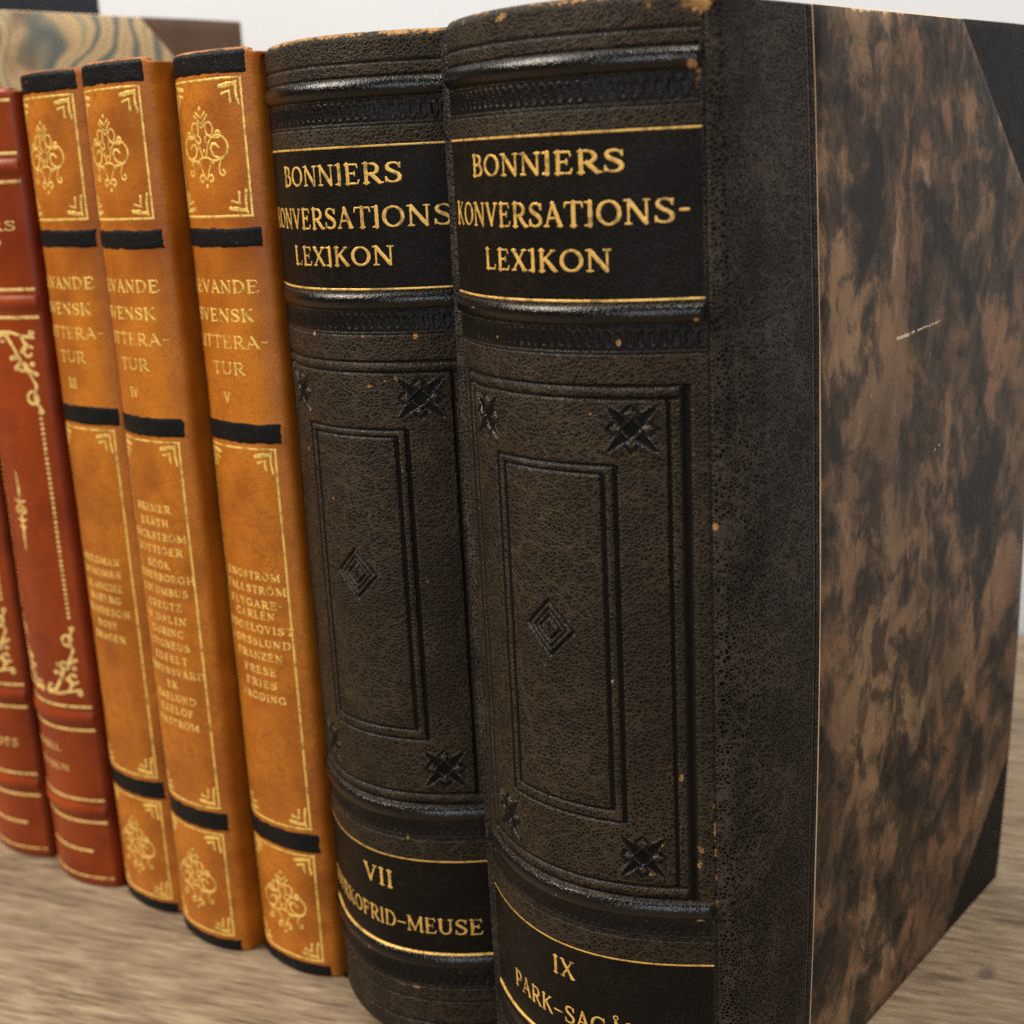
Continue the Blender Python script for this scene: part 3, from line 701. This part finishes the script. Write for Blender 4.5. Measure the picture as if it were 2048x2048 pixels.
def black_band(sp, z0, z1, u1, parent, seed, rise=.2):
    """a dyed strip lying across the spine, its cut end a little ragged"""
    nu, nz = 90, 14; r = np.random.default_rng(seed)
    t = np.linspace(0, 1, nu); s = np.linspace(0, 1, nz)
    end = u1 + r.normal(0, .09, nz); st = -15.2 + r.normal(0, .06, nz)
    Tm, Sm = np.meshgrid(t, s)
    Um = st[:, None] + (end - st)[:, None] * Tm
    lo = z0 + .06 * vnoise(Um * 1.0, Um * 0, seed, 2.2) + .08 * vnoise(Um, Um * 0, seed + 1, 6); hi = z1 + .06 * vnoise(Um, Um * 0, seed + 2, 2.2) + .09 * vnoise(Um, Um * 0, seed + 3, 7)
    Zm = lo + (hi - lo) * Sm
    e = np.minimum(np.minimum(Sm, 1 - Sm) * (z1 - z0), np.minimum(Tm, 1 - Tm) * 31)
    h = -.05 + rise * sstep(e, 0, .8) + .05 * vnoise(Um, Zm, seed + 4, 1.6)
    wear = (.34 + .25 * vnoise(Um, Zm, seed + 6, 4)) * (sstep(Zm, 250.4, 251.6) if z1 > 240 else .55)
    if z1 > 240: wear = np.maximum(wear, .75 * np.exp(-((Um + 5.3) / 1.8) ** 2 - ((Zm - 249.6) / .5) ** 2) * (seed % 2))
    h = h + sp.hf(Um, Zm)[0]
    return mk('black_band', sp.at(Um, Zm, h).reshape(-1, 3), grid_faces(nz, nu), M_BAND, parent, {'wear': wear.ravel()})

def tan_volume(label, loc, rz, numeral, names, seed, uo):
    T = thing('tan_volume', label, 'book', loc, rz, 'slim tan volumes')
    sh = [(15.2, 2.1), (15.6, 2.9), (15.80, 3.9), (15.85, 5.5), (15.85, 16.0)]
    sp = Spine(14.6, 2.75, 30.0, sh, .25, .3, 252.2, 251.0, 1.5, .8, k4=3.5e-5)
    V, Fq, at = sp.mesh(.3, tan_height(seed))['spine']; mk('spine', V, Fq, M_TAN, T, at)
    for k, (z0, z1) in enumerate(((246.2, 252.0), (204.8, 210.0), (154.8, 160.5), (38.9, 45.0), (.1, 3.9))):
        black_band(sp, z0, z1, 14.2 if k else 13.8, T, seed + k * 5)
    a, ac = 12.7, -.5
    for k, (z0, z1) in enumerate(((212.6, 245.2), (46.2, 153.6), (5.0, 37.9))):
        fr = gild('gold_frame', sp, [rule_patch(ac - a - .35, z1, ac + a + .35, z1, .58, seed), rule_patch(ac - a - .35, z0, ac + a + .35, z0, .68, seed + 1), rule_patch(ac + a, z0, ac + a, z1, .56, seed + 2), rule_patch(ac - a, z0, ac - a, z1, .56, seed + 3)], M_GOLDT, T)
        for su in (1, -1):
            for szn in (1, -1):
                q = place(CORNER, ac + su * a, z1 if szn > 0 else z0, su, szn * (1 if k < 2 else .9), .85)
                gild('corner_ornament', sp, [sdf_patch(q, .17, jit=.05, seed=seed)], M_GOLDT, fr)
    gild('fleuron', sp, [sdf_patch(place(FLEURON, uo - .9, 229.4, 1.08, 1.0), .15, jit=.05, seed=seed)], M_GOLDT, T)
    gild('fleuron', sp, [sdf_patch(place(FLEURON, uo + .2, 21.2, 1.08, 1.0), .15, jit=.07, seed=seed + 1)], M_GOLDT, T)
    for txt, z0, w_, uc in (('LEVANDE', 193.6, 27.2, -1.4), ('SVENSK', 186.4, 23.4, -1.3), ('LITTERA-', 179.6, 28.2, -.9), ('TUR', 172.8, 12.8, -.3)):
        gild('title_lettering', sp, text_patches(txt, uc + uo, z0, 3.25, w_, GL, .13, seed=seed, jit=.03), M_GOLDT, T)
    gild('volume_numeral', sp, text_patches(numeral, uo - 1.5, 165.4, 2.7, {1: 2.6, 2: 3.7, 3: 4.2}[len(numeral)], GB, .12, seed=seed, jit=.03), M_GOLDT, T)
    for txt, z0 in names:
        w_ = min(25.4, len(txt) * 2.62 - .4 * txt.count('I') - .3)
        gild('author_lettering', sp, text_patches(txt, uo, z0, 2.1, w_, GB, .12, seed=seed, jit=.025, track=.16), M_GOLDT, T)
    for side in (1, -1):
        board('cover_board', lambda y, z: 15.85 + 0 * y, side, 16.0, 158.0, .3, 251.0, 2.4, M_TANSIDE, T, off=-.05)
    box('page_block', (-13.2, 3.0, 3.0), (13.2, 154.0, 247.5), M_PAGES, T, .4)
    return T

N5 = list(zip(['ENGSTRÖM', 'FALLSTRÖM', 'FLYGARE-', 'CARLÉN', 'FOGELQVIST', 'FORSSLUND', 'FRANZÉN', 'FRESE', 'FRIES', 'FRÖDING'], [117.8, 113.9, 109.9, 106.7, 102.8, 98.8, 94.9, 90.7, 86.8, 82.8]))
N4 = list(zip(['BREMER', 'BÄÄTH', 'BÄCKSTRÖM', 'BÖTTIGER', 'BÖÖK', 'CEDERBORGH', 'COLUMBUS', 'CREUTZ', 'V.DALIN', 'DURING', 'CYGNEUS', 'EDFELT', 'EHRENSVÄRD', 'EK', 'EKELUND', 'EKELÖF', 'EKSTRÖM'],
              [133.6, 129.5, 125.5, 121.5, 117.3, 113.6, 109.5, 105.3, 101.3, 97.4, 93.5, 89.4, 85.4, 81.4, 77.4, 73.5, 69.5]))
N3 = list(zip(['BERGMAN', 'BORGMAN', 'BLANCHE', 'BOBERG', 'BONDESON', 'BOYE', 'BRAGEN'], [113.0, 109.2, 104.9, 101.1, 97.0, 92.8, 88.8]))
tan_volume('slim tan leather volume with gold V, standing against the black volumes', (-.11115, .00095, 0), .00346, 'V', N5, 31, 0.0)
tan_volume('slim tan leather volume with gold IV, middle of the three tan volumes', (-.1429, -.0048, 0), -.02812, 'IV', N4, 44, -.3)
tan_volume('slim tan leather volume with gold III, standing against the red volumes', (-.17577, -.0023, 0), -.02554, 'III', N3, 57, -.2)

# ------------------------------------------------------------------ the red volumes
def red_height(seed):
    def height(u, z):
        au = np.abs(u); on = 1 - sstep(au, 15.8, 17.0); h = .12 * vnoise(u, z, seed, 18) + .05 * vnoise(u, z, seed + 1, 6)
        for zc in (227.4, 189.0, 58.8, 26.8):
            h += .8 * np.clip(1 - ((z - zc) / 2.4) ** 2, 0, 1) * on
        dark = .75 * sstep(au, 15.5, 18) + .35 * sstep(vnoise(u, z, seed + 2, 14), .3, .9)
        return h, np.clip(dark, 0, 1), 0 * u + .25 * sstep(z, 247.5, 249) * (1 + vnoise(u, z * 0, seed, 4))
    return height

LEAF = path([(0, 0), (1.2, .5), (2.4, .2), (3.3, -.5)], .25, .5)
def lace_corner(seed):
    """gilt floral corner, lying in the quadrant x < 0, y < 0 of its own frame"""
    s = path([(-13, -.9), (-9.5, -2.2), (-7.5, -5.5), (-5.5, -9.5), (-3.2, -13.0), (-1.6, -17), (-2.8, -20.5), (-1.2, -24)], .7, .45)
    s += path([(-12, -1), (-8, -.9), (-4.5, -1.9), (-.8, -2.6)], .6, .5) + path([(-4.5, -1.9), (-3.4, -4.6), (-1.6, -5.4)], .5, .6) + spiral(-2.6, -7.0, 1.9, .8, 60, 330, .55, .5, 12)
    s += spiral(-3.0, -20.6, 2.2, 1.1, 90, 400, .5, .55, 14) + spiral(-5.0, -10.8, 1.8, .9, 200, 470, .5, .5, 12) + spiral(-11.4, -2.9, 1.9, .8, 30, 300, .6, .5, 12)
    s += dot(-1.3, -24.6, 1.0) + dot(-12.8, -1.8, 1.1) + dot(-9.0, -1.2, .9) + dot(-1.1, -1.2, 1.0) + dot(-7.4, -8.3, .9) + dot(-6.3, -10.4, .8) + dot(-2.0, -10.3, .9) + dot(-8.4, -4.0, .8)
    s += path([(-6.6, -7.5), (-8.8, -8.6)], .5, .8) + path([(-5.5, -9.5), (-7.6, -11.6)], .5, .8) + path([(-4.0, -11.5), (-1.2, -13.4)], .5, .7) + path([(-3.0, -4.0), (-4.8, -6.6)], .4, .7)
    return s
SPRIG = (path([(0, 12), (.25, 8), (0, 5)], .18, .75) + path([(0, 5), (0, 2)], .5, .4) + path([(0, 2.6), (2.4, 3.4)], .5, .35) + path([(0, 2.6), (-2.4, 3.4)], .5, .35) + spiral(1.3, .4, 1.2, .5, 120, -150, .4, .5, 10) + mirror(spiral(1.3, .4, 1.2, .5, 120, -150, .4, .5, 10))
         + dot(0, 0, .9) + path([(0, -1), (0, -5)], .6, .5) + path([(0, -3), (2.0, -2.2)], .5, .3) + path([(0, -3), (-2.0, -2.2)], .5, .3) + path([(0, -4.8), (1.5, -4.4)], .4, .3) + path([(0, -4.8), (-1.5, -4.4)], .4, .3) + path([(0, -5), (0, -12)], .7, .15))

def red_volume(label, loc, rz, seed, title, foot):
    T = thing('red_volume', label, 'book', loc, rz, 'red gilt volumes')
    sh = [(17.0, .5), (17.4, 1.2), (17.45, 3.0), (17.45, 16.0)]
    sp = Spine(16.2, 5.6, 34.0, sh, .35, .4, 249.0, 248.0, 1.8, 1.0)
    V, Fq, at = sp.mesh(.4, red_height(seed))['spine']; mk('spine', V, Fq, M_RED, T, at)
    for z0 in (245.6, 231.2, 223.4, 193.0, 184.9, 62.9, 55.0, 30.8, 23.0):
        gild('gold_rule', sp, [rule_patch(-16.2, z0, 16.2, z0, 1.0, seed + int(z0))], M_GOLDR, T)
    gild('gold_rule', sp, [rule_patch(-10.5, 12.6, 10.5, 12.6, 1.1, seed)], M_GOLDR, T)
    gild('gold_rule', sp, [rule_patch(-14.5, 3.2, 16.0, 3.2, .7, seed)], M_GOLDR, T)
    a = 14.6
    for su in (1, -1):
        gild('gilt_corner', sp, [sdf_patch(place(lace_corner(seed), su * a, 181.5, su, 1.0, .92), .26, jit=.08, seed=seed)], M_GOLDR, T)
        gild('gilt_corner', sp, [sdf_patch(place(lace_corner(seed), su * a, 66.2, su, -.92, .92), .26, jit=.08, seed=seed + 1)], M_GOLDR, T)
        segs = [s_ for zz in np.arange(92.5, 156.0, 1.52) for s_ in dot(su * 13.0, zz, .55)]
        pt = [sdf_patch(np.array(segs[i:i + 1]), .22) for i in range(len(segs))]
        gild('dotted_rule', sp, pt, M_GOLDR, T)
    gild('gilt_sprig', sp, [sdf_patch(place(SPRIG, 0, 125.5, 1.1, 1.05), .25, jit=.1, seed=seed)], M_GOLDR, T)
    for txt, z0, cap, w_, uc in title: gild('title_lettering', sp, text_patches(txt, uc, z0, cap, w_, GB, .2, seed=seed), M_GOLDR, T)
    for txt, z0, cap, w_, uc in foot: gild('foot_lettering', sp, text_patches(txt, uc, z0, cap, w_, GB, .2, seed=seed), M_GOLDR, T)
    for side in (1, -1):
        board('cover_board', lambda y, z: 17.45 + 0 * y, side, 16.0, 156.0, .3, 248.0, 2.4, M_RED, T, off=-.05)
    box('page_block', (-14.8, 3.0, 3.0), (14.8, 152.0, 244.5), M_PAGES, T, .4)
    return T

red_volume('red gilt volume beside the tan volume marked III, gilt sprig in view', (-.2086, -.0032, 0), 0.0, 61,
           [('PETERS', 209.8, 2.7, 26.0, .2), ('P', 204.6, 2.7, 2.6, 6.5)], [('KAREL', 46.6, 2.3, 14.5, -4.0), ('TYSEN', 40.0, 2.3, 16.5, -2.5)])
red_volume('red leather gilt volume cut off by the left edge of the photo', (-.2455, -.0040, 0), -.01, 73,
           [('PETERS', 209.8, 2.7, 26.0, .2)], [('O', 47.5, 2.4, 2.8, 1.5), ('NOTS', 40.6, 2.7, 13.0, 5.0)])

# ------------------------------------------------------------------ the taller books behind
def far_volume(name, label, cx, y0, y1, H, half, mat, corner, leather_m):
    T = thing(name, label, 'book', (cx, y0, 0), 0.0)
    D = (y1 - y0) * 1000; H *= 1000
    sh = [(half - .4, .4), (half - .05, 1.2), (half, 2.5), (half, 28.0)]
    sp = Spine(half - 1.0, 5.0, half * 2, sh, .8, .8, H + 1, H, 2.0, 1.0)
    V, Fq, at = sp.mesh(1.0, lambda u, z: (.1 * vnoise(u, z, 5, 15), 0 * u, 0 * u))['spine']; mk('spine', V, Fq, leather_m, T, at)
    for side in (1, -1):
        xf = lambda y, z: half + 0 * y
        cb = board('cover_board', xf, side, 3.0, D, .3, H, 2.6, M_EDGE if corner else leather_m, T, off=-.2)
        if corner:
            c = 47.0
            sheet('marbled_paper', [(28.0, .2), (D - c, .2), (D + .1, c), (D + .1, H - c), (D - c, H + .1), (28.0, H + .1)], xf, .14, .3, mat, cb, side, n=30, edge_mat=M_PALE)
            sheet('leather_corner', [(D - c - 2, H + .2), (D + .3, H - c - 2), (D + .3, H + .2)], xf, .05, .25, leather_m, cb, side, n=12)
            sheet('leather_corner', [(D - c - 2, 0.0), (D + .3, 0.0), (D + .3, c + 2)], xf, .05, .25, leather_m, cb, side, n=12)
    box('page_block', (-(half - 3), 3.2, 3.0), (half - 3, D - 4, H - 4), M_PAGES, T, .4)
    return T
far_volume('marbled_volume', 'tall book with swirled tan and green marbled cover and brown corner', -.2865, -.006, .148, .2787, 16.5, M_SWIRL, True, M_BROWN)
far_volume('navy_volume', 'taller dark navy book behind the swirled marbled one, only its corner showing', -.3255, -.010, .1115, .318, 17.0, M_NAVY, False, M_NAVY)

# ------------------------------------------------------------------ the setting
def structure(o): o['kind'] = 'structure'; return o
structure(box('tabletop', (-2600, -800, -32), (2200, 375, 0), M_WOOD, None, 1.5))
structure(box('wall', (-3200, 377, -700), (2800, 440, 2200), M_WALL, None, 0))

sc.render.engine = 'CYCLES'
sc.cycles.use_denoising = False
